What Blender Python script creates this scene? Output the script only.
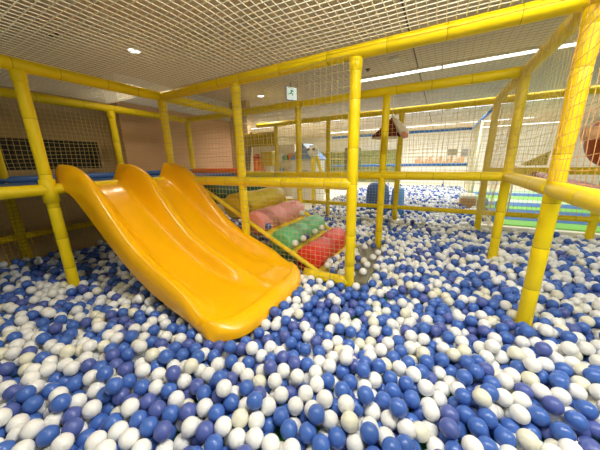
import bpy, bmesh, math, random
import numpy as np
from mathutils import Vector, Matrix

for _o in list(bpy.data.objects):
    bpy.data.objects.remove(_o)
S = bpy.context.scene
COL = S.collection
random.seed(7)
RNG = np.random.default_rng(11)

# ------------------------------------------------------------------ camera
# play frame axes: +X along the front beam, +Y into the room, z = 0 at the top of the balls
F_PX = 248.49
PITCH, ROLL, YAW = 0.24968458, -0.02097602, -0.50541159
EYE = Vector((2.80963, -1.93690, 1.0))
def _to_world(v):
    c, s = math.cos(YAW), math.sin(YAW)
    return Vector((v[0] * c + v[1] * s, -v[0] * s + v[1] * c, v[2]))
_r = Vector((1, 0, 0)); _u = Vector((0, math.sin(PITCH), math.cos(PITCH)))
_f = Vector((0, math.cos(PITCH), -math.sin(PITCH)))
_cr, _sr = math.cos(ROLL), math.sin(ROLL)
R_ = _to_world(_r * _cr + _u * _sr); U_ = _to_world(_u * _cr - _r * _sr); D_ = _to_world(_f)
cam = bpy.data.cameras.new('camera')
cam.sensor_width = 36.0
cam.lens = F_PX * 36.0 / 600.0
cam.clip_start = 0.02
cam.clip_end = 100
camo = bpy.data.objects.new('camera', cam)
COL.objects.link(camo)
camo.matrix_world = Matrix(((R_.x, U_.x, -D_.x, EYE.x), (R_.y, U_.y, -D_.y, EYE.y), (R_.z, U_.z, -D_.z, EYE.z), (0, 0, 0, 1)))
S.camera = camo

# ------------------------------------------------------------------ world, light, exposure
S.view_settings.view_transform = 'Standard'
S.view_settings.look = 'None'
S.view_settings.gamma = 1.0
S.view_settings.use_curve_mapping = False
S.view_settings.exposure = 0.1
W = bpy.data.worlds.new('world'); S.world = W; W.use_nodes = True
W.node_tree.nodes['Background'].inputs[0].default_value = (1.0, 0.93, 0.82, 1)
W.node_tree.nodes['Background'].inputs[1].default_value = 0.2
CEIL = 2.3
def area_light(name, loc, sx, sy, power, col, rot=(0, 0, 0)):
    l = bpy.data.lights.new(name, 'AREA'); l.shape = 'RECTANGLE'; l.size = sx; l.size_y = sy
    l.energy = power; l.color = col
    o = bpy.data.objects.new(name, l); COL.objects.link(o); o.location = loc; o.rotation_euler = rot
    return o
# tubes of the ceiling strip lights (y = 2.55, 6.15, 9.5 and the one above the camera, y = -1.0)
area_light('strip_tube_light', (3.9, -1.05, CEIL - 0.05), 3.0, 0.10, 100, (1.0, 0.965, 0.9))
area_light('strip_tube_light', (4.0, 2.55, CEIL - 0.05), 4.8, 0.06, 30, (1.0, 0.97, 0.92))
area_light('strip_tube_light', (0.8, 6.15, CEIL - 0.05), 9.0, 0.06, 200, (0.97, 0.98, 1.0))
area_light('strip_tube_light', (1.8, 9.6, CEIL - 0.05), 7.5, 0.06, 180, (0.97, 0.98, 1.0))
def spot(name, loc, power, col, ang=2.3, r=0.05):
    l = bpy.data.lights.new(name, 'SPOT'); l.energy = power; l.color = col; l.spot_size = ang; l.spot_blend = 0.8
    l.shadow_soft_size = r
    o = bpy.data.objects.new(name, l); COL.objects.link(o); o.location = loc
    return o
spot('downlight_bulb', (-0.45, 0.05, CEIL - 0.03), 32, (1.0, 0.86, 0.66))
spot('downlight_bulb', (-0.48, 2.5, CEIL - 0.03), 100, (1.0, 0.92, 0.84))
spot('downlight_bulb', (0.9, -1.9, CEIL - 0.03), 42, (1.0, 0.9, 0.74))  # added lamp, out of view, brightens the front left of the pit
spot('downlight_bulb', (2.2, -1.2, CEIL - 0.03), 60, (1.0, 0.95, 0.86), r=0.12)  # another added lamp, out of view, brightens the front centre

# ------------------------------------------------------------------ materials
def lin(c):
    return tuple(((x / 255) / 12.92 if x / 255 <= 0.04045 else ((x / 255 + 0.055) / 1.055) ** 2.4) for x in c)
def mat(name, rgb, rough=0.5, noise=0.0, nscale=8.0, bump=0.0, bscale=30.0, coat=0.0, emit=None, estr=0.0, metal=0.0, spec=0.5, sss=0.0):
    m = bpy.data.materials.new(name); m.use_nodes = True
    nt = m.node_tree; b = nt.nodes['Principled BSDF']
    c = lin(rgb)
    b.inputs['Base Color'].default_value = (*c, 1)
    b.inputs['Roughness'].default_value = rough
    b.inputs['Metallic'].default_value = metal
    b.inputs['Specular IOR Level'].default_value = spec
    b.inputs['Coat Weight'].default_value = coat
    b.inputs['Coat Roughness'].default_value = 0.12
    if sss:
        b.inputs['Subsurface Weight'].default_value = sss
        b.inputs['Subsurface Radius'].default_value = (0.02, 0.02, 0.02)
    tc = nt.nodes.new('ShaderNodeTexCoord')
    if noise:
        n = nt.nodes.new('ShaderNodeTexNoise'); n.inputs['Scale'].default_value = nscale; n.inputs['Detail'].default_value = 4
        nt.links.new(tc.outputs['Object'], n.inputs['Vector'])
        r = nt.nodes.new('ShaderNodeValToRGB')
        r.color_ramp.elements[0].position = 0.3; r.color_ramp.elements[1].position = 0.7
        r.color_ramp.elements[0].color = (*[x * (1 - noise) for x in c], 1)
        r.color_ramp.elements[1].color = (*[min(1, x * (1 + noise)) for x in c], 1)
        nt.links.new(n.outputs['Fac'], r.inputs['Fac']); nt.links.new(r.outputs['Color'], b.inputs['Base Color'])
    if bump:
        n2 = nt.nodes.new('ShaderNodeTexNoise'); n2.inputs['Scale'].default_value = bscale
        nt.links.new(tc.outputs['Object'], n2.inputs['Vector'])
        bp = nt.nodes.new('ShaderNodeBump'); bp.inputs['Strength'].default_value = bump; bp.inputs['Distance'].default_value = 0.01
        nt.links.new(n2.outputs['Fac'], bp.inputs['Height']); nt.links.new(bp.outputs['Normal'], b.inputs['Normal'])
    if emit:
        b.inputs['Emission Color'].default_value = (*lin(emit), 1); b.inputs['Emission Strength'].default_value = estr
    return m
M = dict(
    yellow=mat('yellow_vinyl', (246, 216, 6), 0.46, 0.06, 3.0, 0.25, 14, coat=0.0, spec=0.4),
    seam=mat('yellow_seam_tape', (186, 150, 14), 0.5),
    slide=mat('amber_plastic', (255, 187, 0), 0.3, 0.03, 2.0, 0.06, 5, coat=0.2),
    net=mat('cream_cord', (255, 246, 220), 0.8),
    netw=mat('white_cord', (206, 190, 132), 0.8),
    nety=mat('straw_cord', (226, 202, 126), 0.8),
    neto=mat('tan_cord', (232, 174, 112), 0.8),
    ceil=mat('ceiling_paint', (222, 206, 180), 0.9, 0.03, 1.5),
    seamdark=mat('dark_joint', (110, 100, 86), 0.8),
    tan=mat('tan_wall_paint', (196, 168, 126), 0.85, 0.05, 2.0),
    pinktan=mat('pinkish_tan_wallpaper', (224, 178, 140), 0.85, 0.06, 3.0),
    bulk=mat('white_plaster', (240, 238, 236), 0.8, 0.02, 4),
    white=mat('white_paint', (240, 238, 226), 0.7, 0.02, 2.0),
    cream=mat('cream_panel', (236, 226, 200), 0.7, 0.04, 3.0),
    darkwood=mat('dark_brown_wood', (60, 44, 34), 0.6, 0.3, 6.0),
    floor=mat('green_rubber_floor', (64, 150, 66), 0.7, 0.1, 6.0),
    gfloor=mat('grey_vinyl_mat', (128, 124, 98), 0.6, 0.08, 5.0),
    bluevinyl=mat('blue_vinyl', (60, 104, 172), 0.4, 0.06, 5.0),
    skyvinyl=mat('light_blue_vinyl', (92, 158, 226), 0.45, 0.05, 5.0),
    orange=mat('orange_vinyl', (240, 112, 34), 0.4, 0.05, 6.0, 0.3, 16),
    teal=mat('dark_green_vinyl', (26, 92, 74), 0.45, 0.06, 6.0, 0.3, 16),
    rollY=mat('mustard_vinyl', (212, 186, 22), 0.42, 0.05, 6.0, 0.5, 12),
    rollP=mat('pink_vinyl', (236, 150, 146), 0.42, 0.05, 6.0, 0.5, 12),
    rollG=mat('mint_green_vinyl', (104, 190, 128), 0.42, 0.05, 6.0, 0.5, 12),
    rollR=mat('red_vinyl', (226, 44, 28), 0.42, 0.05, 6.0, 0.5, 12),
    purple=mat('mauve_vinyl', (176, 112, 122), 0.45, 0.1, 6.0),
    ballW=mat('white_ball_plastic', (240, 241, 239), 0.28, 0.0, coat=0.15, spec=0.4),
    ballI=mat('ivory_ball_plastic', (234, 232, 212), 0.28, 0.0, coat=0.15, spec=0.4),
    ballB=mat('blue_ball_plastic', (70, 108, 188), 0.28, 0.0, coat=0.15, spec=0.4),
    ballV=mat('violet_blue_ball_plastic', (84, 100, 170), 0.32, 0.0, coat=0.1, spec=0.4),
    lamp=mat('lit_diffuser', (255, 255, 255), 0.5, emit=(250, 252, 255), estr=3.0),
    lampw=mat('lit_warm_diffuser', (255, 250, 235), 0.5, emit=(255, 250, 236), estr=3.0),
    metal=mat('grey_metal', (150, 150, 148), 0.4, metal=0.6),
    black=mat('black_plastic', (24, 22, 22), 0.5),
    green=mat('exit_green', (40, 150, 90), 0.5, emit=(40, 150, 90), estr=0.3),
    signw=mat('lit_sign_white', (240, 250, 248), 0.5, emit=(225, 245, 240), estr=0.8),
    bluebar=mat('sky_blue_vinyl', (36, 118, 190), 0.45, 0.05, 5),
    matG=mat('lime_foam_mat', (150, 226, 108), 0.7, 0.04, 9),
    matB=mat('blue_foam_mat', (72, 128, 196), 0.7, 0.04, 9),
    matW=mat('pale_mint_foam_mat', (206, 240, 196), 0.7, 0.03, 9),
    box=mat('tan_foam', (196, 154, 100), 0.7, 0.05, 6),
    maroon=mat('maroon_felt', (112, 30, 36), 0.85, 0.1, 12),
    fleece=mat('white_fleece', (240, 230, 216), 0.9, 0.03, 10, 0.5, 60),
    pinkfelt=mat('pink_felt', (224, 150, 130), 0.9, 0.03, 10),
    brown=mat('rust_brown_vinyl', (178, 84, 22), 0.5, 0.1, 6),
    peach=mat('peach_vinyl', (232, 180, 134), 0.5, 0.05, 6),
    shrub=mat('olive_wall_paint', (128, 134, 84), 0.8, 0.45, 9),
    grey=mat('grey_fabric', (150, 142, 124), 0.85, 0.08, 5),
)

# ------------------------------------------------------------------ helpers
class MB:
    def __init__(s): s.v = []; s.f = []; s.m = []; s.sm = []
    def add(s, vs, fs, mi=0, smooth=False):
        n = len(s.v); s.v += [tuple(p) for p in vs]
        for f in fs: s.f.append([i + n for i in f]); s.m.append(mi); s.sm.append(smooth)
    def box(s, a, b, mi=0):
        x0, y0, z0 = a; x1, y1, z1 = b
        vs = [(x, y, z) for x in (x0, x1) for y in (y0, y1) for z in (z0, z1)]
        s.add(vs, [(0, 1, 3, 2), (4, 6, 7, 5), (0, 4, 5, 1), (2, 3, 7, 6), (0, 2, 6, 4), (1, 5, 7, 3)], mi)
    def rings(s, rings, mi=0, smooth=True, cap=True, mis=None):
        n = len(rings[0]); base = len(s.v)
        for r in rings: s.v += [tuple(p) for p in r]
        for k in range(len(rings) - 1):
            for i in range(n):
                j = (i + 1) % n
                s.f.append([base + k * n + i, base + k * n + j, base + (k + 1) * n + j, base + (k + 1) * n + i])
                s.m.append(mis[k] if mis else mi); s.sm.append(smooth)
        if cap:
            s.f.append([base + i for i in range(n)][::-1]); s.m.append(mi); s.sm.append(False)
            s.f.append([base + (len(rings) - 1) * n + i for i in range(n)]); s.m.append(mi); s.sm.append(False)
    def tube(s, pts, rad, n=12, mi=0, cap=True, smooth=True, mis=None):
        pts = [Vector(p) for p in pts]; rad = rad if isinstance(rad, (list, tuple)) else [rad] * len(pts)
        rings = []; up = None
        for i, p in enumerate(pts):
            d = (pts[min(i + 1, len(pts) - 1)] - pts[max(i - 1, 0)]).normalized()
            if up is None: up = Vector((0, 0, 1)) if abs(d.z) < 0.9 else Vector((1, 0, 0))
            a = d.cross(up).normalized(); b = a.cross(d).normalized(); up = b
            rings.append([p + a * (rad[i] * math.cos(2 * math.pi * k / n)) + b * (rad[i] * math.sin(2 * math.pi * k / n)) for k in range(n)])
        s.rings(rings, mi, smooth, cap, mis)
    def build(s, name, mats, parent=None, bevel=0.0, loc=None):
        me = bpy.data.meshes.new(name); me.from_pydata(s.v, [], s.f)
        if not isinstance(mats, (list, tuple)): mats = [mats]
        for m in mats: me.materials.append(m)
        me.polygons.foreach_set('material_index', s.m); me.polygons.foreach_set('use_smooth', s.sm)
        me.update()
        o = bpy.data.objects.new(name, me); COL.objects.link(o)
        if parent: o.parent = parent
        if bevel:
            bv = o.modifiers.new('bevel', 'BEVEL'); bv.width = bevel; bv.segments = 2
        return o
def tag(o, label=None, cat=None, group=None, kind=None):
    if label: o['label'] = label
    if cat: o['category'] = cat
    if group: o['group'] = group
    if kind: o['kind'] = kind
    return o
def empty(name, loc=(0, 0, 0)):
    o = bpy.data.objects.new(name, None); COL.objects.link(o); o.location = loc; o.empty_display_size = 0.1
    return o
def sub(parent, o):
    """parent a mesh built in world coordinates under an empty placed at a location"""
    o.parent = parent
    o.location = -Vector(parent.location)
    return o
def struct(name, mb, m, **k):
    o = mb.build(name, m, **k); o['kind'] = 'structure'; return o

XA, X0, X1, X2, X3, X4 = -1.111, 0.0, 1.088, 2.217, 3.3945, 4.57
YA, YB, Y0, Y1, Y2 = -2.25, -1.125, 0.0, 1.189, 2.479
ZR, ZT, ZF = 0.818, 1.733, -0.14

# ------------------------------------------------------------------ room shell
b = MB(); b.box((-5, -4, ZF - 0.1), (9, 12.3, ZF)); struct('floor', b, M['cream'])
b = MB(); b.box((-1.42, -3.9, ZF - 0.0), (7.5, 2.56, ZF + 0.0015)); struct('floor_pit', b, M['floor'])
b = MB(); b.box((-5, -4, CEIL), (9, 12.3, CEIL + 0.1)); struct('ceiling', b, M['ceil'])
b = MB(); b.box((-1.95, -4, ZF), (-1.8, -2.2, CEIL)); b.box((-1.95, 0.07, ZF), (-1.8, 0.3, CEIL))
b.box((-1.95, -2.2, ZF), (-1.8, 0.07, 0.97)); b.box((-1.95, -2.2, 1.35), (-1.8, 0.07, CEIL)); struct('wall_left', b, M['tan'])
b = MB(); b.box((-1.90, -2.2, 0.97), (-1.86, 0.07, 1.35), 1)
for k in range(9): b.box((-1.85, -2.2 + k * 0.272, 0.97), (-1.82, -2.17 + k * 0.272, 1.35), 0)
b.box((-1.85, -2.2, 1.145), (-1.82, 0.07, 1.17), 0)
b.box((-1.815, 0.02, 0.972), (-1.80, 0.069, 1.348), 0)
struct('window_1', b, [M['darkwood'], M['black']])
b = MB(); b.box((-1.95, 0.3, ZF), (-1.5, 2.75, 1.93)); struct('wall_corner', b, M['pinktan'])
b = MB(); b.box((-1.95, 0.3, 1.93), (-1.46, 2.75, CEIL)); struct('bulkhead', b, M['bulk'])
b = MB(); b.box((-1.5, 2.62, ZF), (-0.98, 2.75, CEIL)); struct('wall_partition', b, M['tan'])
b = MB(); b.box((-5, 12.1, ZF), (9, 12.3, CEIL)); struct('wall_back', b, M['white'])
b = MB(); b.box((8.2, -4, ZF), (8.35, 12.3, CEIL)); struct('wall_right', b, M['white'])
b = MB(); b.box((-5, 2.75, ZF), (-4.85, 12.3, CEIL)); struct('wall_far_left', b, M['cream'])
b = MB(); b.box((2.38, -4, CEIL - 0.006), (2.395, 12.1, CEIL)); b.box((6.1, -4, CEIL - 0.006), (6.115, 12.1, CEIL)); struct('ceiling_joint', b, M['seamdark'])
b = MB(); b.box((3.45, 2.56, ZF), (6.5, 2.66, 0.02)); b.box((-1.0, 2.58, ZF), (3.45, 2.62, -0.04)); struct('trim_1', b, M['white'], bevel=0.01)

# far play floor with coloured foam mats
my = 2.9; i = 0
pal = [M['matG'], M['matB'], M['matW'], M['matB'], M['matG'], M['matB'], M['matW']]
nm = ['lime green', 'blue', 'pale mint', 'blue', 'lime green', 'blue', 'pale mint']
for k, w in enumerate([0.42, 0.40, 0.30, 0.42, 0.44, 0.55, 0.55, 0.7, 0.7, 0.8]):
    b = MB()
    sk = 0.0
    x0, x1 = 3.75, 7.6
    b.box((x0, my, ZF + 0.001), (x1, my + w - 0.02, ZF + 0.13))
    o = b.build('foam_mat', [pal[k % 7]], bevel=0.008)
    tag(o, '%s foam mat strip beyond the right rail, %s row outward from the pit' % (nm[k % 7], ['first', 'second', 'third', 'fourth', 'fifth', 'sixth', 'seventh', 'eighth', 'ninth', 'tenth'][k]), 'mat', 'foam mats in stripes beyond the right rail')
    my += w

# ------------------------------------------------------------------ padded tube builder
def padded(mb, a, c, r, seams=True, seed=0, n=16):
    a, c = Vector(a), Vector(c); L = (c - a).length; rr = random.Random(seed * 13 + 5)
    ts = [0.0]; rad = [r]; mis = []
    def put(t, q, m):
        ts.append(t); rad.append(q); mis.append(m)
    t = 0.0
    while t < L - 0.08:
        step = rr.choice([0.27, 0.34, 0.42]) if seams else L
        e = min(L, t + step)
        nseg = max(2, int((e - t) / 0.07))
        for k in range(1, nseg):
            put(t + (e - t) * k / nseg, r * (1 + rr.uniform(-0.03, 0.03)), 0)
        if e < L - 0.08:
            put(e - 0.007, r * 1.01, 0); put(e - 0.003, r * 0.975, 0); put(e + 0.001, r * 0.975, 1); put(e + 0.005, r * 1.02, 0)
        else:
            e = L
        t = e
    if ts[-1] < L: put(L, r, 0)
    d = (c - a) / L
    mb.tube([a + d * q for q in ts], rad, n, 0, True, True, mis)
FR = empty('play_cage', (0, 0, ZF))
tag(FR, 'yellow vinyl padded tube frame of the soft play structure standing in the ball pit', 'play structure')
FM = [M['yellow'], M['seam']]
seed = [0]
def fpart(name, a, c, r, mats=None, label=None, seams=True):
    seed[0] += 1
    m = MB(); padded(m, a, c, r, seams, seed[0]); o = m.build(name, mats or FM); sub(FR, o)
    if label: o['label'] = label
    return o
posts = [(X0, YA), (X0, YB), (X0, Y0), (X1, Y0), (X2, Y0), (X3, Y0), (X3, YB), (XA, YB), (XA, Y0), (XA, Y1), (X0, Y1), (X1, Y1), (X2, Y1), (X3, Y1),
         (X0 - 0.14, Y2), (X1 - 0.1, Y2), (X2, Y2), (X3, Y2), (X4, Y2)]
for (x, y) in posts:
    p = fpart('post', (x, y, ZF + 0.002), (x, y, ZT - 0.035), 0.041)
    if y <= Y0:
        m = MB(); m.tube([(x, y, ZT - 0.12), (x, y, ZT - 0.115), (x, y, ZT - 0.04), (x, y, ZT - 0.036)], [0.041, 0.046, 0.047, 0.043], 16)
        c = m.build('collar', FM[0]); c.parent = p
p1 = (X0, YB)
m = MB(); m.tube([(X0, YB, 0.71), (X0, YB, 0.712), (X0, YB, 0.90), (X0, YB, 0.902)], [0.043, 0.052, 0.052, 0.043], 16, cap=False)
o = m.build('joint_sleeve', FM[0]); sub(FR, o)
# top beams
for a, c in [((X0, YA, ZT), (X0, Y0, ZT)), ((X0, Y0, ZT), (X0, Y1, ZT)), ((XA, YA, ZT), (XA, Y1, ZT)), ((X0 + .02, Y0, ZT), (X3 + 0.03, Y0, ZT)),
             ((XA, Y1, ZT), (X3, Y1, ZT)), ((X0 - 0.6, Y2, ZT), (X4, Y2, ZT)), ((X3, YB, ZT), (X3, Y2, ZT))]:
    fpart('top_beam', a, c, 0.046)
# middle rails
for a, c in [((X0, YA, ZR), (X0, Y0, ZR)), ((X0, Y0, ZR), (X2, Y0, ZR)), ((X0, Y1, ZR), (X3, Y1, ZR)), ((X3, Y0, ZR), (X3, Y1, ZR)), ((X3, YB, ZR), (X3, Y0, ZR)), ((X3, Y2, ZR), (X4, Y2, ZR))]:
    fpart('middle_rail', a, c, 0.046)
fpart('middle_rail', (XA, Y1, ZR + .045), (X0, Y1, ZR + .045), 0.056, [M['orange'], M['orange']], 'orange padded rail', False)
fpart('middle_rail', (XA, YA, ZR + 0.05), (XA, Y1, ZR + 0.05), 0.044, [M['bluevinyl'], M['bluevinyl']], 'blue padded rail')
fpart('low_rail', (X0 - 0.6, Y2, 0.22), (X4 + 0.4, Y2, 0.22), 0.036)
fpart('low_rail', (XA, YA, 0.27), (XA, Y1, 0.27), 0.034)
fpart('low_rail', (1.78, Y0, -0.03), (X2, Y0, -0.03), 0.045)
# yellow board between two far posts
m = MB(); m.box((-0.95, Y2 - 0.03, 1.32), (-0.17, Y2 + 0.03, 1.60)); o = m.build('board', M['rollY'], bevel=0.015); sub(FR, o); o['label'] = 'wide mustard padded board'

# platform deck (a padded deck panel resting on the rails)
m = MB(); m.box((XA + 0.05, YA, 0.775), (X0 - 0.048, Y1 - 0.05, 0.845)); o = m.build('deck', M['bluevinyl'], bevel=0.012); sub(FR, o); o['label'] = 'blue vinyl platform deck'
m = MB(); m.box((X0 + 0.05, Y0 + 0.06, 0.70), (0.36, Y1 - 0.06, 0.79)); o = m.build('deck', M['teal'], bevel=0.012); sub(FR, o); o['label'] = 'dark green platform deck'

# ------------------------------------------------------------------ slide
def interp(tab, x):
    return float(np.interp(x, [p[0] for p in tab], [p[1] for p in tab]))
CREST = [(-0.08, 1.02), (0.12, 1.01), (0.24, 0.975), (0.34, 0.93), (0.44, 0.85), (0.52, 0.755), (0.6, 0.665), (0.75, 0.51), (0.9, 0.385), (1.1, 0.28), (1.3, 0.205), (1.45, 0.15), (1.54, 0.09), (1.64, 0.065), (1.95, 0.055)]
TROUGH = [(-0.08, 0.835), (0.06, 0.83), (0.16, 0.80), (0.26, 0.73), (0.42, 0.60), (0.6, 0.455), (0.75, 0.345), (0.9, 0.25), (1.1, 0.15), (1.3, 0.09), (1.5, 0.06), (1.7, 0.05), (1.95, 0.05)]
def smooth_tab(tab, x, w=0.035):
    return sum(interp(tab, x + d * w) for d in (-1.5, -0.75, 0, 0.75, 1.5)) / 5
RID = [-0.975, -0.51, -0.015]
def slide_top(x, y, yl, yr):
    """height of the moulded surface; yl, yr are the outer crests at this x"""
    h = smooth_tab(CREST, x); t = smooth_tab(TROUGH, x)
    g = 0.0
    for c, w in ((yl, 0.085), (-0.51, 0.08), (yr, 0.085)):
        g = max(g, math.exp(-(abs(y - c) / w) ** 2.6))
    lane = 0.0
    return t + (h - t) * g
def build_slide():
    T = empty('slide', (0.9, -0.55, 0.0))
    tag(T, 'wide amber yellow plastic slide with two lanes running down into the balls', 'slide')
    NU, NV = 110, 84
    mb = MB(); grid = []
    for i in range(NU + 1):
        u = i / NU; row = []
        for j in range(NV + 1):
            v = j / NV
            s = v * 2 - 1
            xe = 1.87 - 0.15 * abs(s) ** 4.5
            x = -0.08 + u * (xe + 0.08)
            flare = max(0, (x - 1.15) / 0.7) ** 2 * 0.09
            fr = max(0, (x - 1.3) / 0.6) ** 2 * 0.12
            yl = RID[0] - 0.015 - flare; yr = RID[2] - fr
            y = yl - 0.045 + v * (yr + 0.045 - yl + 0.045)
            z = slide_top(x, y, yl, yr)
            # outer shoulders fall away past the crest
            if y < yl: z -= 1.0 * ((yl - y) / 0.045) ** 2 * 0.03
            if y > yr: z -= 1.0 * ((y - yr) / 0.045) ** 2 * 0.03
            # rounded toe lip
            dt = xe - x
            if dt < 0.10: z += 0.012 - 0.04 * (1 - dt / 0.10) ** 2.2
            row.append((x, y, z))
        grid.append(row)
    vs = [p for r in grid for p in r]; n = NV + 1
    fs = [(i * n + j, (i + 1) * n + j, (i + 1) * n + j + 1, i * n + j + 1) for i in range(NU) for j in range(NV)]
    mb.add(vs, fs, 0, True)
    # skirt: outer wall of the moulding, then the underside shell
    border = [(i, 0) for i in range(NU + 1)] + [(NU, j) for j in range(1, NV + 1)] + [(i, NV) for i in range(NU - 1, -1, -1)] + [(0, j) for j in range(NV - 1, 0, -1)]
    def low(i, j):
        x, y, z = grid[i][j]; t = smooth_tab(TROUGH, x)
        if i == 0: return t - 0.03
        k = min(1.0, max(0.0, (x - 0.4) / 0.5))
        return min(z - 0.05, t - 0.03 - 0.03 * (1 - k) * 0 - 0.02 * k)
    top = [grid[i][j] for i, j in border]
    out = []
    for q, (i, j) in enumerate(border):
        x, y, z = grid[i][j]
        ox = 0.012 if i == NU else 0; oy = -0.012 if j == 0 else (0.012 if j == NV else 0)
        out.append((x + ox, y + oy, low(i, j) if i != NU else z - 0.06))
    mid = [((a[0] * .5 + c[0] * .5) + (c[0] - a[0]) * .4, (a[1] + c[1]) / 2 + (c[1] - a[1]) * .4, a[2] * .6 + c[2] * .4) for a, c in zip(top, out)]
    base = len(mb.v)
    N = len(border)
    mb.add(top + mid + out, [(k, (k + 1) % N, N + (k + 1) % N, N + k) for k in range(N)] + [(N + k, N + (k + 1) % N, 2 * N + (k + 1) % N, 2 * N + k) for k in range(N)], 0, True)
    # underside
    und = [(x, y, min(z - 0.02, smooth_tab(TROUGH, x) - 0.025)) for (x, y, z) in vs]
    mb.add(und, [f[::-1] for f in fs], 0, True)
    o = mb.build('slide_body', M['slide']); sub(T, o)
    bm = bmesh.new(); bm.from_mesh(o.data); bmesh.ops.remove_doubles(bm, verts=bm.verts, dist=0.0004)
    bmesh.ops.recalc_face_normals(bm, faces=bm.faces); bm.to_mesh(o.data); bm.free()
    return T
build_slide()

# ------------------------------------------------------------------ climbing ramp with soft rolls
def ramp_z(x): return 0.66 - 0.53 * (x - 0.47)
RAMP = empty('climbing_ramp', (1.2, 0.6, 0))
tag(RAMP, 'padded climbing ramp with coloured soft rolls behind the net, rising to the platform', 'climbing ramp')
m = MB()
for (ya, yb) in ((0.13, 1.06),):
    vs = [(0.36, ya, ramp_z(0.36)), (0.36, yb, ramp_z(0.36)), (2.0, yb, ramp_z(2.0)), (2.0, ya, ramp_z(2.0))]
    vs2 = [(x, y, max(z - 0.05, ZF + 0.003)) for x, y, z in vs]
    m.add(vs + vs2, [(0, 3, 2, 1), (4, 5, 6, 7), (0, 1, 5, 4), (2, 3, 7, 6), (0, 4, 7, 3), (1, 2, 6, 5)])
o = m.build('ramp_board', M['yellow']); sub(RAMP, o)
for yy in (0.085, 1.09):
    m = MB(); padded(m, (0.36, yy, ramp_z(0.36) + 0.02), (1.97, yy, ramp_z(1.97) + 0.05), 0.024, True, 77); o = m.build('side_rail', FM); sub(RAMP, o)
def roll(xc, r, mt, label, dz=0.03):
    zc = ramp_z(xc) + dz; m = MB()
    ys = []; rs = []
    L0, L1 = 0.12, 1.06
    prof = [(0, .72), (0.012, .9), (0.035, 1.0), (0.2, 1.02), (0.4, 1.0), (0.49, .965), (0.5, .94), (0.51, .965), (0.6, 1.0), (0.8, 1.02), (0.965, 1.0), (0.988, .9), (1, .72)]
    m.tube([(xc, L0 + (L1 - L0) * t, zc) for t, q in prof], [r * q for t, q in prof], 28)
    o = m.build('soft_roll', mt); sub(RAMP, o); o['label'] = label
roll(0.47, 0.14, M['teal'], 'dark green soft roll', 0.0)
roll(0.80, 0.15, M['rollY'], 'mustard yellow soft roll', 0.03)
roll(1.10, 0.14, M['rollP'], 'pink soft roll', 0.025)
roll(1.42, 0.135, M['rollG'], 'mint green soft roll', 0.02)
roll(1.73, 0.14, M['rollR'], 'red soft roll', 0.035)
m = MB(); m.box((2.0, 0.10, ZF + 0.002), (2.34, 1.10, -0.055)); o = m.build('floor_pad', M['gfloor'], bevel=0.015)
tag(o, 'grey vinyl pad at the foot of the climbing ramp', 'pad')

# ------------------------------------------------------------------ nets
def net(name, label, mt, strings, r, group=None):
    mb = MB()
    for pts in strings:
        mb.tube(pts, r, 4, 0, False, True)
    o = mb.build(name, mt); tag(o, label, 'net', group); return o
def vnet(axis, fixed, a0, a1, z0f, z1, cell, r, mt, label, bow=0.012, skew=0.0, zig=0.0):
    st = []; ns = int(round((a1 - a0) / cell))
    rr = random.Random(int(abs(fixed) * 1000) + int(abs(a0) * 77))
    ph = [rr.uniform(0, 6) for _ in range(4)]
    def wob(a, z):
        return bow * (math.sin(a * 5 + ph[0]) * math.sin(z * 4 + ph[1])) + 0.004 * math.sin(a * 21 + z * 17 + ph[2])
    def P(a, z):
        w = wob(a, z); a2 = a + 0.006 * math.sin(z * 9 + a * 4 + ph[3]); 
        return (a2, fixed + w, z) if axis == 'y' else (fixed + w, a2, z)
    for k in range(ns + 1):
        a = a0 + (a1 - a0) * k / ns; zl = z0f(a) if callable(z0f) else z0f
        if z1 - zl < 0.03: continue
        n = max(3, int((z1 - zl) / 0.12)); st.append([P(a, zl + (z1 - zl) * i / n) for i in range(n + 1)])
    zmin = min((z0f(a0 + (a1 - a0) * i / 40) if callable(z0f) else z0f) for i in range(41))
    nz = int((z1 - zmin) / cell)
    for k in range(nz + 1):
        z = z1 - k * cell
        aa = [a0 + (a1 - a0) * i / 80 for i in range(81)]
        aa = [a for a in aa if (z0f(a) if callable(z0f) else z0f) <= z + 1e-6]
        if len(aa) > 4:
            aa = aa[::3] + ([aa[-1]] if (len(aa) - 1) % 3 else [])
            st.append([P(a, z + skew * (a - a0) + 0.006 * math.sin(a * 6 + ph[0] + k)) for a in aa])
    return net('safety_net', label, mt, st, r)
# roof net, laid on the top beams
def rz(x, y):
    z = ZT + 0.055
    return z + 0.012 * math.sin(x * 2.3 + 1) * math.sin(y * 2.1)
def roof(y0, y1, c, rad, mt, label):
    st = []
    x = XA
    while x < 4.3:
        n = 24; st.append([(x + 0.003 * math.sin(i * 1.3), y0 + (y1 - y0) * i / n, rz(x, y0 + (y1 - y0) * i / n)) for i in range(n + 1)]); x += c
    y = y0
    while y <= y1 + 1e-4:
        n = 30; st.append([(XA + (4.3 - XA) * i / n, y + 0.004 * math.sin(i * 1.1 + y), rz(XA + (4.3 - XA) * i / n, y)) for i in range(n + 1)]); y += c
    net('roof_net', label, mt, st, rad)
roof(YA, 0.0, 0.049, 0.0027, M['net'], 'cream knotted roof net stretched flat over the front bays, nearest the camera')
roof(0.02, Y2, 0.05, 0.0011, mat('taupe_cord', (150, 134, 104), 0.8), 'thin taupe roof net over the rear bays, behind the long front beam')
def lowline(x):
    if x < 0.36: return 0.70
    return max(-0.04, ramp_z(x) + 0.02)
vnet('y', Y0 - 0.052, X0 + 0.04, X2 - 0.03, lowline, ZT - 0.03, 0.046, 0.0015, M['netw'], 'white safety net hung beside the climbing ramp, in front of its soft rolls')
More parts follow.
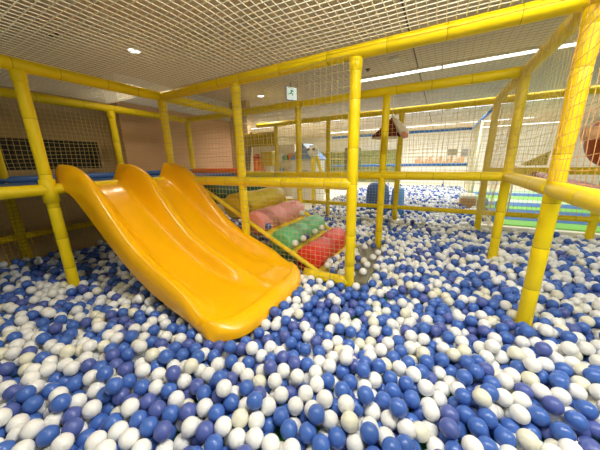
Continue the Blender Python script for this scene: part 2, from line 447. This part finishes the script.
vnet('x', X3 - 0.05, Y0, Y1, 0.875, ZT, 0.055, 0.0014, M['nety'], 'straw coloured net on the right side of the pit, behind the nearest right post')
vnet('x', X3 - 0.05, YB, Y0 - 0.02, 0.875, ZT, 0.058, 0.0015, M['neto'], 'tan net at the right picture edge, in front of the nearest right post', skew=-0.05)
vnet('x', X3 - 0.05, Y1 + 0.04, Y2 - 0.05, 0.26, ZT, 0.05, 0.0016, M['nety'], 'straw net between the two farther posts of the right side')
vnet('y', Y1 + 0.05, XA, X3, 0.86, ZT, 0.048, 0.0016, M['nety'], 'straw net along the middle row of posts above the orange rail')
vnet('y', Y2 + 0.042, -0.6, X4, 0.2, ZT, 0.05, 0.0016, M['netw'], 'white net on the farthest row of posts, facing the second ball pool')
vnet('x', XA - 0.055, YA, Y1, 0.84, ZT, 0.046, 0.0020, M['nety'], 'straw net above the blue rail, in front of the dark window')
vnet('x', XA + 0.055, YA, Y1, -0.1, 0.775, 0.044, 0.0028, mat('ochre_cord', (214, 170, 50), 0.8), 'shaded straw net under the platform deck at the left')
# boarding behind the net under the platform
b = MB(); b.box((-1.5, -4, ZF), (-1.44, 2.6, 0.78)); struct('wall_under_deck', b, M['tan'])

# ------------------------------------------------------------------ lamps and ceiling fittings
def strip(y, x0, x1, label, r=0.035, w=0.05):
    t = empty('strip_light', ((x0 + x1) / 2, y, CEIL)); tag(t, label, 'ceiling light', 'ceiling strip lights')
    m = MB(); m.box((x0, y - w, CEIL - 0.03), (x1, y + w, CEIL)); sub(t, m.build('housing', M['white']))
    m = MB(); m.box((x0 + 0.01, y - w * .8, CEIL - 0.044), (x1 - 0.01, y + w * .8, CEIL - 0.0301)); sub(t, m.build('diffuser', M['lamp'], bevel=0.006))
    for k in range(1, int((x1 - x0) / 1.2)):
        m = MB(); m.box((x0 + k * 1.2 - 0.012, y - w - .004, CEIL - 0.047), (x0 + k * 1.2 + 0.012, y + w + .004, CEIL - 0.001)); sub(t, m.build('joint_clip', M['white']))
strip(2.55, 1.5, 6.4, 'long white strip light on the ceiling, the nearest one, just past the middle posts')
strip(6.15, -4.0, 5.4, 'long white strip light on the ceiling, second from the pit')
strip(9.6, -2.0, 5.4, 'white strip light on the ceiling, third from the pit, above the blue frame')
strip(11.7, 4.2, 6.9, 'short white strip light by the far wall, at the right', w=0.07)
strip(-1.05, 2.4, 5.4, 'white strip light on the ceiling above the front of the pit')
for (x, y, lb) in [(-0.45, 0.05, 'small round recessed downlight glowing in the brown ceiling at the left'), (-0.48, 2.5, 'small round downlight farther back in the ceiling, left of the exit sign'),
                   (0.9, -1.9, 'added unseen downlight over the front left of the pit'), (2.2, -1.2, 'added unseen downlight over the front centre of the pit')]:  # fixtures added for the two out-of-view spots over the front of the pit
    t = empty('downlight', (x, y, CEIL)); tag(t, lb, 'ceiling light')
    m = MB(); m.tube([(x, y, CEIL + .001), (x, y, CEIL - 0.012)], [0.085, 0.078], 24); sub(t, m.build('bezel', M['white']))
    m = MB(); m.tube([(x, y, CEIL - 0.0121), (x, y, CEIL - 0.016)], [0.062, 0.056], 24); sub(t, m.build('lamp_disc', M['lampw']))
for (x, y, w, l) in [(-0.83, -0.57, 0.028, 'small dark ceiling hole at the left, the larger of a pair'), (-0.72, -0.55, 0.018, 'small dark ceiling hole at the left, the smaller of a pair')]:
    m = MB(); m.tube([(x, y, CEIL), (x, y, CEIL - 0.006)], [w, w * .8], 14); tag(m.build('ceiling_hole_cover', M['black']), l, 'ceiling fitting')
m = MB(); m.tube([(1.74, 2.16, CEIL), (1.74, 2.16, CEIL - 0.02), (1.74, 2.16, CEIL - 0.035)], [0.035, 0.025, 0.012], 14)
tag(m.build('sprinkler_head', M['seamdark']), 'small dark sprinkler head on the ceiling right of the tall centre post', 'sprinkler')
m = MB(); m.tube([(2.14, 1.94, CEIL), (2.14, 1.94, CEIL - 0.02), (2.14, 1.94, CEIL - 0.035)], [0.075, 0.07, 0.03], 20)
tag(m.build('smoke_detector', M['white']), 'round white smoke detector on the ceiling above the nearest strip light', 'smoke detector')
# exit sign hanging from the ceiling
t = empty('exit_sign', (0.0, 2.95, CEIL)); tag(t, 'small white emergency exit sign with a green running figure, hanging from the ceiling', 'sign')
m = MB(); m.box((-0.09, 2.93, 2.04), (0.15, 2.96, 2.285)); sub(t, m.build('sign_box', M['metal'], bevel=0.004))
m = MB(); m.box((-0.078, 2.922, 2.052), (0.138, 2.9295, 2.273)); sub(t, m.build('sign_face', M['signw']))
m = MB()
for seg in [[(0.03, 2.245), (0.032, 2.25)], [(0.03, 2.225), (0.01, 2.18)], [(0.03, 2.215), (0.065, 2.20)], [(0.025, 2.215), (-0.005, 2.215)], [(0.01, 2.18), (0.04, 2.16), (0.035, 2.13)], [(0.01, 2.18), (-0.015, 2.15), (-0.045, 2.15)]]:
    m.tube([(x, 2.919, z) for x, z in seg], 0.011, 8)
sub(t, m.build('running_figure', M['green']))
m = MB(); m.tube([(0.02, 2.945, 2.27), (0.02, 2.945, CEIL + 0.075)], 0.008, 8); sub(t, m.build('hanger', M['metal']))
t.location = (0.49, 2.0, CEIL - 0.08); t.rotation_euler.z = 1.0; t.scale = (0.85, 0.85, 0.85)

# ------------------------------------------------------------------ blue frame and things around the second pool
BF = empty('blue_play_cage', (2, 8, ZF)); tag(BF, 'far blue tube frame around the second ball pool', 'play structure')
for nme, a, c, r in [('top_bar', (-1.5, 9.0, 2.0), (3.68, 9.0, 2.0), 0.05), ('top_bar', (3.68, 9.0, 2.0), (3.68, 4.3, 2.0), 0.035), ('middle_bar', (-1.5, 9.0, 0.78), (3.68, 9.0, 0.78), 0.05), ('low_bar', (-1.5, 9.0, 0.30), (3.68, 9.0, 0.30), 0.06)]:
    m = MB(); m.tube([a, c], r, 10); sub(BF, m.build(nme, M['bluebar']))
for (x, y) in [(3.68, 9.0), (3.68, 6.6), (3.0, 9.0)]:
    m = MB(); m.tube([(x, y, ZF), (x, y, 2.0)], 0.022, 10); o = sub(BF, m.build('post', M['cream'])); o['label'] = 'cream post'
st = []
for k in range(34): st.append([(-1.5 + k * 0.155, 9.06, 0.3), (-1.5 + k * 0.155, 9.06, 2.0)])
for k in range(13): st.append([(-1.5, 9.06, 0.32 + k * 0.13), (3.68, 9.06, 0.32 + k * 0.13)])
for k in range(18): st.append([(3.72, 6.6 + k * 0.14, ZF), (3.72, 6.6 + k * 0.14, 2.0)])
for k in range(14): st.append([(3.72, 6.6, 0.0 + k * 0.14), (3.72, 9.0, 0.0 + k * 0.14)])
net('safety_net', 'thin pale net on the far blue frame', M['netw'], st, 0.004)
# far wall dressing
def wallpic(x0, x1, z0, z1, mt, label, name='wall_picture', y=12.09):
    m = MB(); m.box((x0, y - 0.03, z0), (x1, y, z1)); tag(m.build(name, M[mt] if isinstance(mt, str) else mt), label, 'wall picture')
wallpic(3.05, 3.45, 1.15, 1.42, 'grey', 'small grey notice on the far white wall, left one of two')
wallpic(3.62, 3.98, 1.08, 1.40, 'metal', 'small dark grey notice on the far white wall, right one of two')
m = MB()
for k in range(14):
    x = 1.7 + k * 0.15; h = 0.2 + 0.12 * math.sin(k * 2.1)
    m.box((x, 12.05, 0.80), (x + 0.11, 12.09, 0.80 + h))
tag(m.build('wall_mural', M['peach']), 'low peach coloured frieze on the far white wall', 'mural')
# bench with a tan front beside the second pool
m = MB(); m.box((3.29, 4.5, ZF + 0.001), (3.58, 5.0, 0.15), 0); o = m.build('foam_box', [M['box']], bevel=0.02)
m2 = MB(); m2.box((3.285, 4.495, 0.151), (3.585, 5.005, 0.215)); o2 = m2.build('lid', M['cream'], bevel=0.015); o2.parent = o; o2['label'] = 'cream lid'
tag(o, 'tan foam box with a cream lid at the near corner of the second pool', 'foam box')
m = MB(); m.tube([(3.72, 4.75, ZF), (3.72, 4.75, -0.08), (3.72, 4.75, 0.10), (3.72, 4.75, 0.17)], [0.08, 0.11, 0.10, 0.04], 16)
tag(m.build('floor_cushion', M['skyvinyl']), 'small light blue cushion standing right of the tan foam box', 'cushion')
m = MB(); m.tube([(4.0, 4.5, ZF), (4.0, 4.5, -0.08), (4.0, 4.5, 0.12), (4.0, 4.5, 0.2)], [0.07, 0.1, 0.09, 0.04], 16)
tag(m.build('floor_cushion', mat('jade_vinyl', (70, 176, 146), 0.5)), 'small jade green cushion standing behind the far right post', 'cushion')
# blue drum
t = empty('foam_drum', (1.78, 3.15, ZF)); tag(t, 'big blue padded drum beyond the low rail, left of the middle post', 'soft play drum')
m = MB(); m.tube([(1.78, 3.15, ZF + .001), (1.78, 3.15, 0.0), (1.78, 3.15, 0.3), (1.78, 3.15, 0.50), (1.78, 3.15, 0.56), (1.78, 3.15, 0.58)], [0.19, 0.215, 0.225, 0.2, 0.14, 0.03], 28); sub(t, m.build('drum_body', M['bluevinyl']))
m = MB(); m.tube([(1.78, 3.15, 0.57), (1.78, 3.15, 0.60)], [0.03, 0.012], 12); sub(t, m.build('top_button', M['skyvinyl']))
m = MB(); m.tube([(2.14, 3.3, ZF + .001), (2.14, 3.3, 0.1), (2.14, 3.3, 0.42), (2.14, 3.3, 0.47)], [0.12, 0.13, 0.12, 0.05], 24)
tag(m.build('foam_pillar', M['skyvinyl']), 'light blue padded pillar just right of the big blue drum', 'soft play pillar')
# mauve padded tube outside right side
m = MB(); padded(m, (3.92, -0.5, 0.67), (3.92, 3.6, 0.80), 0.055, True, 4)
o = m.build('padded_tube', [M['purple'], M['purple']]); tag(o, 'mauve padded tube running outside the right rail of the pit', 'padded tube')
for yy in (-0.45, 3.5):
    q = MB(); q.tube([(3.92, yy, ZF + .001), (3.92, yy, 0.62)], 0.013, 10); c = q.build('leg', M['cream']); c.parent = o
# hanging pyramid toy between the middle and far posts
t = empty('hanging_toy', (2.2, 1.8, 1.56)); tag(t, 'small maroon and white tent shaped soft toy hanging behind the middle post', 'soft toy')
A_ = (2.19, 1.80, 1.555)
m = MB(); base = [(1.93, 1.78, 1.315), (2.27, 1.66, 1.30), (2.30, 1.94, 1.30), (1.98, 2.0, 1.315)]
m.add([A_] + base, [(0, 1, 2), (0, 3, 4), (0, 4, 1), (4, 3, 2, 1)]); sub(t, m.build('maroon_cover', M['maroon']))
m = MB(); m.tube([(2.2, 1.765, 1.55), (2.25, 1.77, 1.48), (2.31, 1.78, 1.40), (2.37, 1.79, 1.32), (2.385, 1.79, 1.30)], [0.012, 0.036, 0.058, 0.055, 0.03], 14); sub(t, m.build('white_flap', M['fleece']))
m = MB(); m.tube([(2.33, 1.75, 1.335), (2.38, 1.75, 1.30), (2.405, 1.755, 1.285)], [0.034, 0.042, 0.012], 12); sub(t, m.build('pink_tip', M['pinkfelt']))
m = MB(); m.tube([(1.94, 1.80, 1.30), (2.1, 1.72, 1.285), (2.28, 1.72, 1.285)], [0.014, 0.026, 0.02], 10); sub(t, m.build('white_hem', M['fleece']))
m = MB(); m.tube([(2.19, 1.8, 1.55), (2.19, 1.8, ZT + 0.055)], 0.004, 6); sub(t, m.build('cord', M['net']))
# rust brown hanging ball with a peach tube across, right edge
t = empty('punch_ball', (4.2, 1.2, 1.1)); tag(t, 'rust brown hanging play ball with a peach coloured tube across it, at the right edge', 'punch ball')
m = MB(); cz = 1.13; prof = []
for k in range(17):
    a = math.pi * k / 16; prof.append((cz - 0.24 * math.cos(a) + (0.05 if k > 12 else 0) * (k - 12) / 4, max(0.004, 0.23 * math.sin(a) ** 0.9)))
m.tube([(4.13, 1.25, z) for z, r in prof], [r for z, r in prof], 28); sub(t, m.build('ball_body', M['brown']))
m = MB(); m.tube([(3.78, 0.97, 1.165), (4.0, 0.97, 1.18), (4.5, 0.97, 1.21)], [0.05, 0.052, 0.055], 16); sub(t, m.build('peach_tube', M['peach']))
m = MB(); m.tube([(4.13, 1.25, 1.38), (4.13, 1.25, CEIL)], 0.008, 8); sub(t, m.build('rope', M['net']))

# objects seen far behind the nets, centre left
m = MB(); m.box((-4.8, 11.9, ZF), (1.0, 12.09, 1.5)); tag(m.build('mural_panel', M['shrub']), 'mottled olive green painted panel along the far wall at the left', 'mural panel')
t = empty('play_house', (-0.6, 4.6, ZF)); tag(t, 'far white play house with a light blue gable roof', 'play house')
m = MB(); m.box((-1.0, 4.5, ZF + .001), (-0.2, 5.1, 1.05)); sub(t, m.build('house_wall', M['white'], bevel=0.01))
m = MB(); m.add([(-1.05, 4.45, 1.05), (-0.15, 4.45, 1.05), (-0.6, 4.45, 1.5), (-1.05, 5.15, 1.05), (-0.15, 5.15, 1.05), (-0.6, 5.15, 1.5)], [(0, 1, 2), (3, 5, 4), (0, 2, 5, 3), (1, 4, 5, 2), (0, 3, 4, 1)]); sub(t, m.build('gable_roof', M['skyvinyl']))
m = MB(); m.box((-0.75, 4.485, 0.35), (-0.45, 4.4995, 0.75)); sub(t, m.build('house_window', M['bluevinyl']))
t = empty('foam_figure', (-0.35, 3.7, ZF)); tag(t, 'round white padded head with black spots on a yellow post near the play house', 'soft figure')
m = MB(); m.tube([(0.1, 3.7, ZF + .001), (0.1, 3.7, 0.2), (0.1, 3.7, 0.9), (0.1, 3.7, 1.1)], [0.05, 0.05, 0.05, 0.05], 16); sub(t, m.build('figure_post', M['yellow']))
m = MB()
prof = [(1.24 - 0.14 * math.cos(math.pi * k / 10), max(.004, 0.14 * math.sin(math.pi * k / 10))) for k in range(11)]
m.tube([(0.1, 3.7, z) for z, r in prof], [r for z, r in prof], 18); sub(t, m.build('figure_head', M['white']))
for sx in (-0.07, 0.07):
    m = MB(); m.tube([(0.1 + sx, 3.59, 1.28), (0.1 + sx, 3.56, 1.28)], [0.035, 0.03], 10); sub(t, m.build('spot', M['black']))
t = empty('toy_shelf', (-2.2, 5.4, ZF)); tag(t, 'far cream shelf unit full of bright toys behind the mustard board', 'shelf')
m = MB(); m.box((-3.4, 5.4, ZF + .001), (-1.4, 5.8, 1.55)); sub(t, m.build('shelf_body', M['cream']))
cols = ['rollY', 'orange', 'bluevinyl', 'white', 'rollR', 'skyvinyl', 'rollG', 'grey']
for k in range(20):
    x = -3.35 + (k % 10) * 0.195; z = 0.55 + (k // 10) * 0.5
    m = MB(); h = 0.14 + 0.12 * ((k * 7) % 5) / 5; m.box((x, 5.3, z), (x + 0.15, 5.399, z + h)); sub(t, m.build('toy_bin', M[cols[(k * 3) % 8]], bevel=0.01))
for (x, y, z0, z1, w, mt, lb) in [(-1.55, 4.2, 0.9, 1.3, 0.2, 'rollY', 'mustard yellow foam block high beside the play house'), (-1.9, 4.0, 0.75, 1.1, 0.16, 'orange', 'orange foam block on the pale stand left of the play house'), (0.62, 5.2, 0.75, 1.35, 0.2, 'shrub', 'olive mottled foam block right of the play house')]:
    t = empty('foam_tower', (x, y, ZF)); tag(t, lb, 'foam block')
    m = MB(); m.box((x - w * .4, y - .1, ZF + .001), (x + w * .4, y + .1, z0)); sub(t, m.build('stand', M['cream']))
    m = MB(); m.box((x - w, y - .15, z0 + .001), (x + w, y + .15, z1)); sub(t, m.build('block', M[mt], bevel=0.03))
t = empty('slanted_post', (0.35, 4.2, ZF))
tag(t, 'slanted yellow padded tube leaning beyond the far row of posts', 'padded tube')
m = MB(); padded(m, (0.35, 4.2, ZF + 0.02), (-0.05, 4.2, 1.15), 0.045, True, 9); sub(t, m.build('tube_sleeve', FM))
m = MB(); m.box((-1.05, 2.5, 0.85), (-0.8, 2.56, 1.62)); 
vs = [(-1.05, 2.45, 0.85), (-0.86, 2.45, 0.85), (-0.72, 2.45, 1.62), (-0.78, 2.45, 1.62)]
m = MB(); m.add(vs + [(x, y + 0.03, z) for x, y, z in vs], [(0, 1, 2, 3), (7, 6, 5, 4), (0, 4, 5, 1), (1, 5, 6, 2), (2, 6, 7, 3), (3, 7, 4, 0)])
tag(m.build('cloth_drape', M['grey']), 'grey cloth drape hanging beside the tan partition wall', 'drape')
m = MB()
vs = [(5.0, 7.0, 0.72), (6.1, 7.0, 1.28), (6.25, 7.0, 0.95)]
m.add([(4.22, 4.6, 0.86), (4.62, 4.6, 1.10), (4.60, 4.6, 0.84), (4.3, 4.6, 0.83)] + [(4.22, 4.66, 0.86), (4.62, 4.66, 1.10), (4.60, 4.66, 0.84), (4.3, 4.66, 0.83)], [(0, 1, 2, 3), (7, 6, 5, 4), (0, 4, 5, 1), (1, 5, 6, 2), (2, 6, 7, 3), (3, 7, 4, 0)])
o = m.build('banner', mat('speckled_yellow_print', (190, 160, 70), 0.7, 0.6, 26)); tag(o, 'small slanted yellow and brown printed banner beyond the right net', 'banner')
for (x, z) in ((4.24, 0.86), (4.61, 1.08)):
    q = MB(); q.tube([(x, 4.63, z), (x, 4.63, CEIL)], 0.004, 6); cc = q.build('hanger_cord', M['net']); cc.parent = o

# ------------------------------------------------------------------ balls: relax a loose heap of spheres
BR = 0.0355
def relax(P, zfloor, iters, obst, drift=0.006):
    d = 2 * BR; N = len(P)
    for it in range(iters):
        P[:, 2] -= drift * max(0.06, 1 - it / (iters * 0.6))
        C = np.floor(P / d).astype(np.int64); C -= C.min(0) - 1
        dim = C.max(0) + 2
        key = (C[:, 0] * dim[1] + C[:, 1]) * dim[2] + C[:, 2]
        order = np.argsort(key, kind='stable'); ks = key[order]
        ncell = int(dim[0] * dim[1] * dim[2])
        start = np.searchsorted(ks, np.arange(0, ncell + 1)) if ncell < 3000000 else None
        D = np.zeros_like(P); W_ = np.zeros(N)
        for dx in (-1, 0, 1):
            for dy in (-1, 0, 1):
                for dz in (-1, 0, 1):
                    k2 = key + (dx * dim[1] + dy) * dim[2] + dz
                    k2 = np.clip(k2, 0, ncell - 1)
                    s0 = start[k2]; c0 = start[k2 + 1] - s0
                    for q in range(4):
                        idx = np.nonzero(c0 > q)[0]
                        if len(idx) == 0: break
                        j = order[s0[idx] + q]
                        v = P[idx] - P[j]; L = np.sqrt((v * v).sum(1))
                        ok = (L < d) & (idx != j)
                        idx = idx[ok]; v = v[ok]; L = np.maximum(L[ok], 1e-5)
                        push = (v / L[:, None]) * ((d - L) * 0.5)[:, None]
                        np.add.at(D, idx, push); np.add.at(W_, idx, 1)
        P += D * (0.62 if it < iters - 12 else 0.5)
        obst(P)
        P[:, 2] = np.maximum(P[:, 2], zfloor + BR)
    return P
POSTS = np.array(posts)
def obst_main(P):
    for (x, y) in POSTS:
        v = P[:, :2] - np.array([x, y]); L = np.sqrt((v * v).sum(1)); k = L < 0.078
        P[k, :2] = np.array([x, y]) + v[k] / np.maximum(L[k], 1e-4)[:, None] * 0.078
    k = (P[:, 0] > 0.9) & (P[:, 0] < 1.86) & (P[:, 1] > -1.10) & (P[:, 1] < -0.10)      # stay below the slide
    P[k, 2] = np.minimum(P[k, 2], np.interp(P[k, 0], [q[0] for q in TROUGH], [q[1] for q in TROUGH]) - 0.055 - BR)
    # ramp and pad push balls out towards the front
    k = (P[:, 0] > 0.36) & (P[:, 0] < 2.34) & (P[:, 1] > 0.02) & (P[:, 1] < 1.14) & (P[:, 0] > 1.2)
    mid = k & (P[:, 1] < 0.25); P[mid, 1] = 0.02
    k2 = k & (P[:, 0] > 2.2); P[k2, 0] = 2.36
    k3 = k & (P[:, 1] > 0.95); P[k3, 1] = 1.16
    np.clip(P[:, 1], -3.0, Y2 - 0.02, out=P[:, 1]); np.clip(P[:, 0], XA + 0.05, 6.0, out=P[:, 0])
def in_domain(x, y):
    ok = (x > XA) & (x < 5.6) & (y > -2.45) & (y < Y2)
    ok &= ~((x > 3.3) & (y < (x - 3.3) * 1.0 - 1.7))
    ok &= ~((x > 1.15) & (x < 2.34) & (y > 0.0) & (y < 1.16))
    return ok
X_ = RNG.uniform(XA, 5.6, 40000); Y_ = RNG.uniform(-2.45, Y2, 40000)
area = 6.71 * 4.93
N0 = int(area * 415)
X_, Y_ = X_[:N0], Y_[:N0]
bump_ = 0.5 + 0.22 * np.sin(X_ * 2.1 + 0.7) * np.cos(Y_ * 1.9 + 0.3) + 0.12 * np.sin(X_ * 4.7 + Y_ * 3.9)
dep = 1.0 + 0.0 * X_
dep -= 0.28 * np.exp(-((X_ - 2.3) ** 2 + (Y_ + 0.05) ** 2) / 0.30)          # hollow around the tall post
dep += 0.10 * np.exp(-((X_ - 1.6) ** 2 + (Y_ + 1.5) ** 2) / 0.4)
keep = in_domain(X_, Y_) & (RNG.random(N0) < dep * (0.80 + 0.4 * bump_) * 0.98)
P = np.stack([X_[keep], Y_[keep], RNG.uniform(ZF + BR, ZF + 0.30, keep.sum())], 1)
P = relax(P, ZF, 120, obst_main)
k = in_domain(P[:, 0], P[:, 1]); P = P[k]
# second pool
n2 = int(3.3 * 6.4 * 245)
Q = np.stack([RNG.uniform(0.3, 3.6, n2), RNG.uniform(2.62, 9.0, n2), RNG.uniform(-0.10, 0.02, n2)], 1)
def obst_far(P):
    np.clip(P[:, 0], 0.3, 3.6, out=P[:, 0]); np.clip(P[:, 1], 2.66, 8.9, out=P[:, 1])
    for (x, y, r) in ((1.78, 3.15, 0.26), (2.14, 3.3, 0.165)):
        v = P[:, :2] - np.array([x, y]); L = np.sqrt((v * v).sum(1)); kk = L < r
        P[kk, :2] = np.array([x, y]) + v[kk] / np.maximum(L[kk], 1e-4)[:, None] * r
Q = relax(Q, -0.11, 30, obst_far)
Q = Q[~((Q[:, 0] > 3.24) & (Q[:, 1] > 4.45) & (Q[:, 1] < 5.05))]
b = MB(); b.box((0.25, 2.63, ZF), (3.64, 9.0, -0.11)); o = struct('floor_second_pool', b, M['bluevinyl'])

# a few balls lying on the ramp and pad
extra = []
for (x, y, c) in [(1.575, 0.18, 0), (1.575, 0.36, 0), (1.575, 0.44, 3), (1.575, 0.66, 0), (1.575, 0.86, 0), (1.26, 0.16, 3), (1.26, 0.92, 0)]:
    extra.append((x, y, ramp_z(x) + (0.108 if x > 1.4 else 0.092), c))
for (x, y, c) in [(2.06, 0.24, 3), (2.13, 0.20, 1), (2.14, 0.29, 0), (2.07, 0.34, 3), (2.13, 0.38, 1), (2.08, 0.46, 0), (2.05, 0.55, 3), (2.10, 0.62, 0), (2.05, 0.74, 1), (2.30, 0.78, 0), (2.34, 0.9, 0), (2.2, 1.0, 3), (2.34, 1.02, 1), (2.12, 0.9, 0), (2.2, 0.12, 0), (2.2, 0.3, 3), (2.27, 0.4, 0), (2.28, 0.22, 0), (2.22, 0.48, 1), (2.28, 0.62, 0), (2.15, 0.52, 3)]:
    extra.append((x, y, -0.045 + BR, c))
for (x, y, z, c) in [(1.93, 0.20, -0.005, 0), (1.92, 0.28, 0.0, 0), (1.99, 0.245, -0.03, 0), (1.93, 0.36, -0.005, 3), (1.99, 0.33, -0.035, 0), (1.94, 0.45, -0.01, 0), (2.0, 0.16, -0.03, 2), (2.02, 0.40, -0.04, 0), (2.0, 0.50, -0.04, 1), (1.96, 0.56, -0.02, 3), (1.95, 0.66, -0.015, 0), (2.10, 0.13, -0.0195, 0)]:
    extra.append((x, y, z, c))
EX = np.array(extra)

def visible_pixels(P):
    w = np.array(P) - np.array(EYE)
    X = w @ np.array(R_); Y = w @ np.array(U_); Z = w @ np.array(D_)
    ok = Z > 0.15
    px = 300 + F_PX * X / np.where(ok, Z, 1); py = 225 - F_PX * Y / np.where(ok, Z, 1); rr = F_PX * BR / np.where(ok, Z, 1)
    ok &= (px > -20) & (px < 620) & (py > -20) & (py < 470)
    buf = -np.ones((450, 600), np.int64)
    for i in np.argsort(-Z):
        if not ok[i] or rr[i] < 2.5: continue
        x0, x1 = max(0, int(px[i] - rr[i])), min(600, int(px[i] + rr[i]) + 1)
        y0, y1 = max(0, int(py[i] - rr[i])), min(450, int(py[i] + rr[i]) + 1)
        if x0 >= x1 or y0 >= y1: continue
        yy, xx = np.mgrid[y0:y1, x0:x1]
        buf[y0:y1, x0:x1][(xx + .5 - px[i]) ** 2 + (yy + .5 - py[i]) ** 2 <= rr[i] ** 2] = i
    cnt = np.bincount(buf[buf >= 0], minlength=len(P))
    return cnt, px, py
cnt, px, py = visible_pixels(P)
NIND = 300
top = np.argsort(-cnt)[:NIND]
col = np.where(RNG.random(len(P)) < 0.53, np.where(RNG.random(len(P)) < 0.2, 1, 0), np.where(RNG.random(len(P)) < 0.28, 3, 2))
BM = [M['ballW'], M['ballI'], M['ballB'], M['ballV']]
def ico(sub_):
    bm = bmesh.new(); bmesh.ops.create_icosphere(bm, subdivisions=sub_, radius=BR)
    v = np.array([tuple(q.co) for q in bm.verts]); f = np.array([[q.index for q in g.verts] for g in bm.faces]); bm.free(); return v, f
def mass(name, P, col, v, f, scale=1.0):
    n = len(P); nv, nf = len(v), len(f)
    V = (P[:, None, :] + v[None] * scale).reshape(-1, 3); Fc = (f[None] + (np.arange(n) * nv)[:, None, None]).reshape(-1)
    me = bpy.data.meshes.new(name); me.vertices.add(n * nv); me.vertices.foreach_set('co', V.ravel().astype(np.float32))
    me.loops.add(n * nf * 3); me.loops.foreach_set('vertex_index', Fc.astype(np.int32))
    me.polygons.add(n * nf); me.polygons.foreach_set('loop_start', np.arange(0, n * nf * 3, 3, dtype=np.int32))
    for m_ in BM: me.materials.append(m_)
    me.polygons.foreach_set('material_index', np.repeat(col, nf).astype(np.int32))
    me.polygons.foreach_set('use_smooth', np.ones(n * nf, bool))
    me.update(calc_edges=True)
    o = bpy.data.objects.new(name, me); COL.objects.link(o); return o
v2_, f2_ = ico(3); v1_, f1_ = ico(2)
rest = np.ones(len(P), bool); rest[top] = False
o = mass('pit_balls', P[rest], col[rest], v2_, f2_)
tag(o, 'white and blue plastic balls filling the ball pit around and behind the slide', 'balls', kind='stuff')
o = mass('far_pool_balls', Q, np.where(RNG.random(len(Q)) < 0.64, 0, 2), v1_, f1_)
tag(o, 'white and blue plastic balls in the second pool beyond the low rail', 'balls', kind='stuff')
protos = []
for c_i in range(4):
    me = bpy.data.meshes.new('plastic_ball'); bm = bmesh.new(); bmesh.ops.create_icosphere(bm, subdivisions=4, radius=BR)
    for g in bm.faces: g.smooth = True
    bm.to_mesh(me); bm.free(); me.materials.append(BM[c_i]); protos.append(me)
tone = ['white', 'ivory', 'blue', 'violet-blue']
for i in top:
    o = bpy.data.objects.new('plastic_ball', protos[col[i]]); COL.objects.link(o); o.location = P[i]
    o.rotation_euler = (random.uniform(0, 6), random.uniform(0, 6), 0)
    z = 'left' if px[i] < 200 else ('middle' if px[i] < 400 else 'right')
    c = tone[col[i]]
    tag(o, '%s plastic ball among the nearest balls, in the %s third of the photo' % (c, z), 'ball', '%s balls nearest the camera, %s third' % (c, z))
for (x, y, z, c) in extra:
    o = bpy.data.objects.new('plastic_ball', protos[int(c)]); COL.objects.link(o); o.location = (x, y, z)
    on = x < 1.95
    tag(o, '%s plastic ball %s' % (tone[int(c)], 'caught between two soft rolls of the climbing ramp' if on else 'lying on the grey pad by the red soft roll'), 'ball',
        '%s balls %s' % (tone[int(c)], 'between the soft rolls' if on else 'on the pad at the foot of the ramp'))
print('balls', len(P), 'far', len(Q))
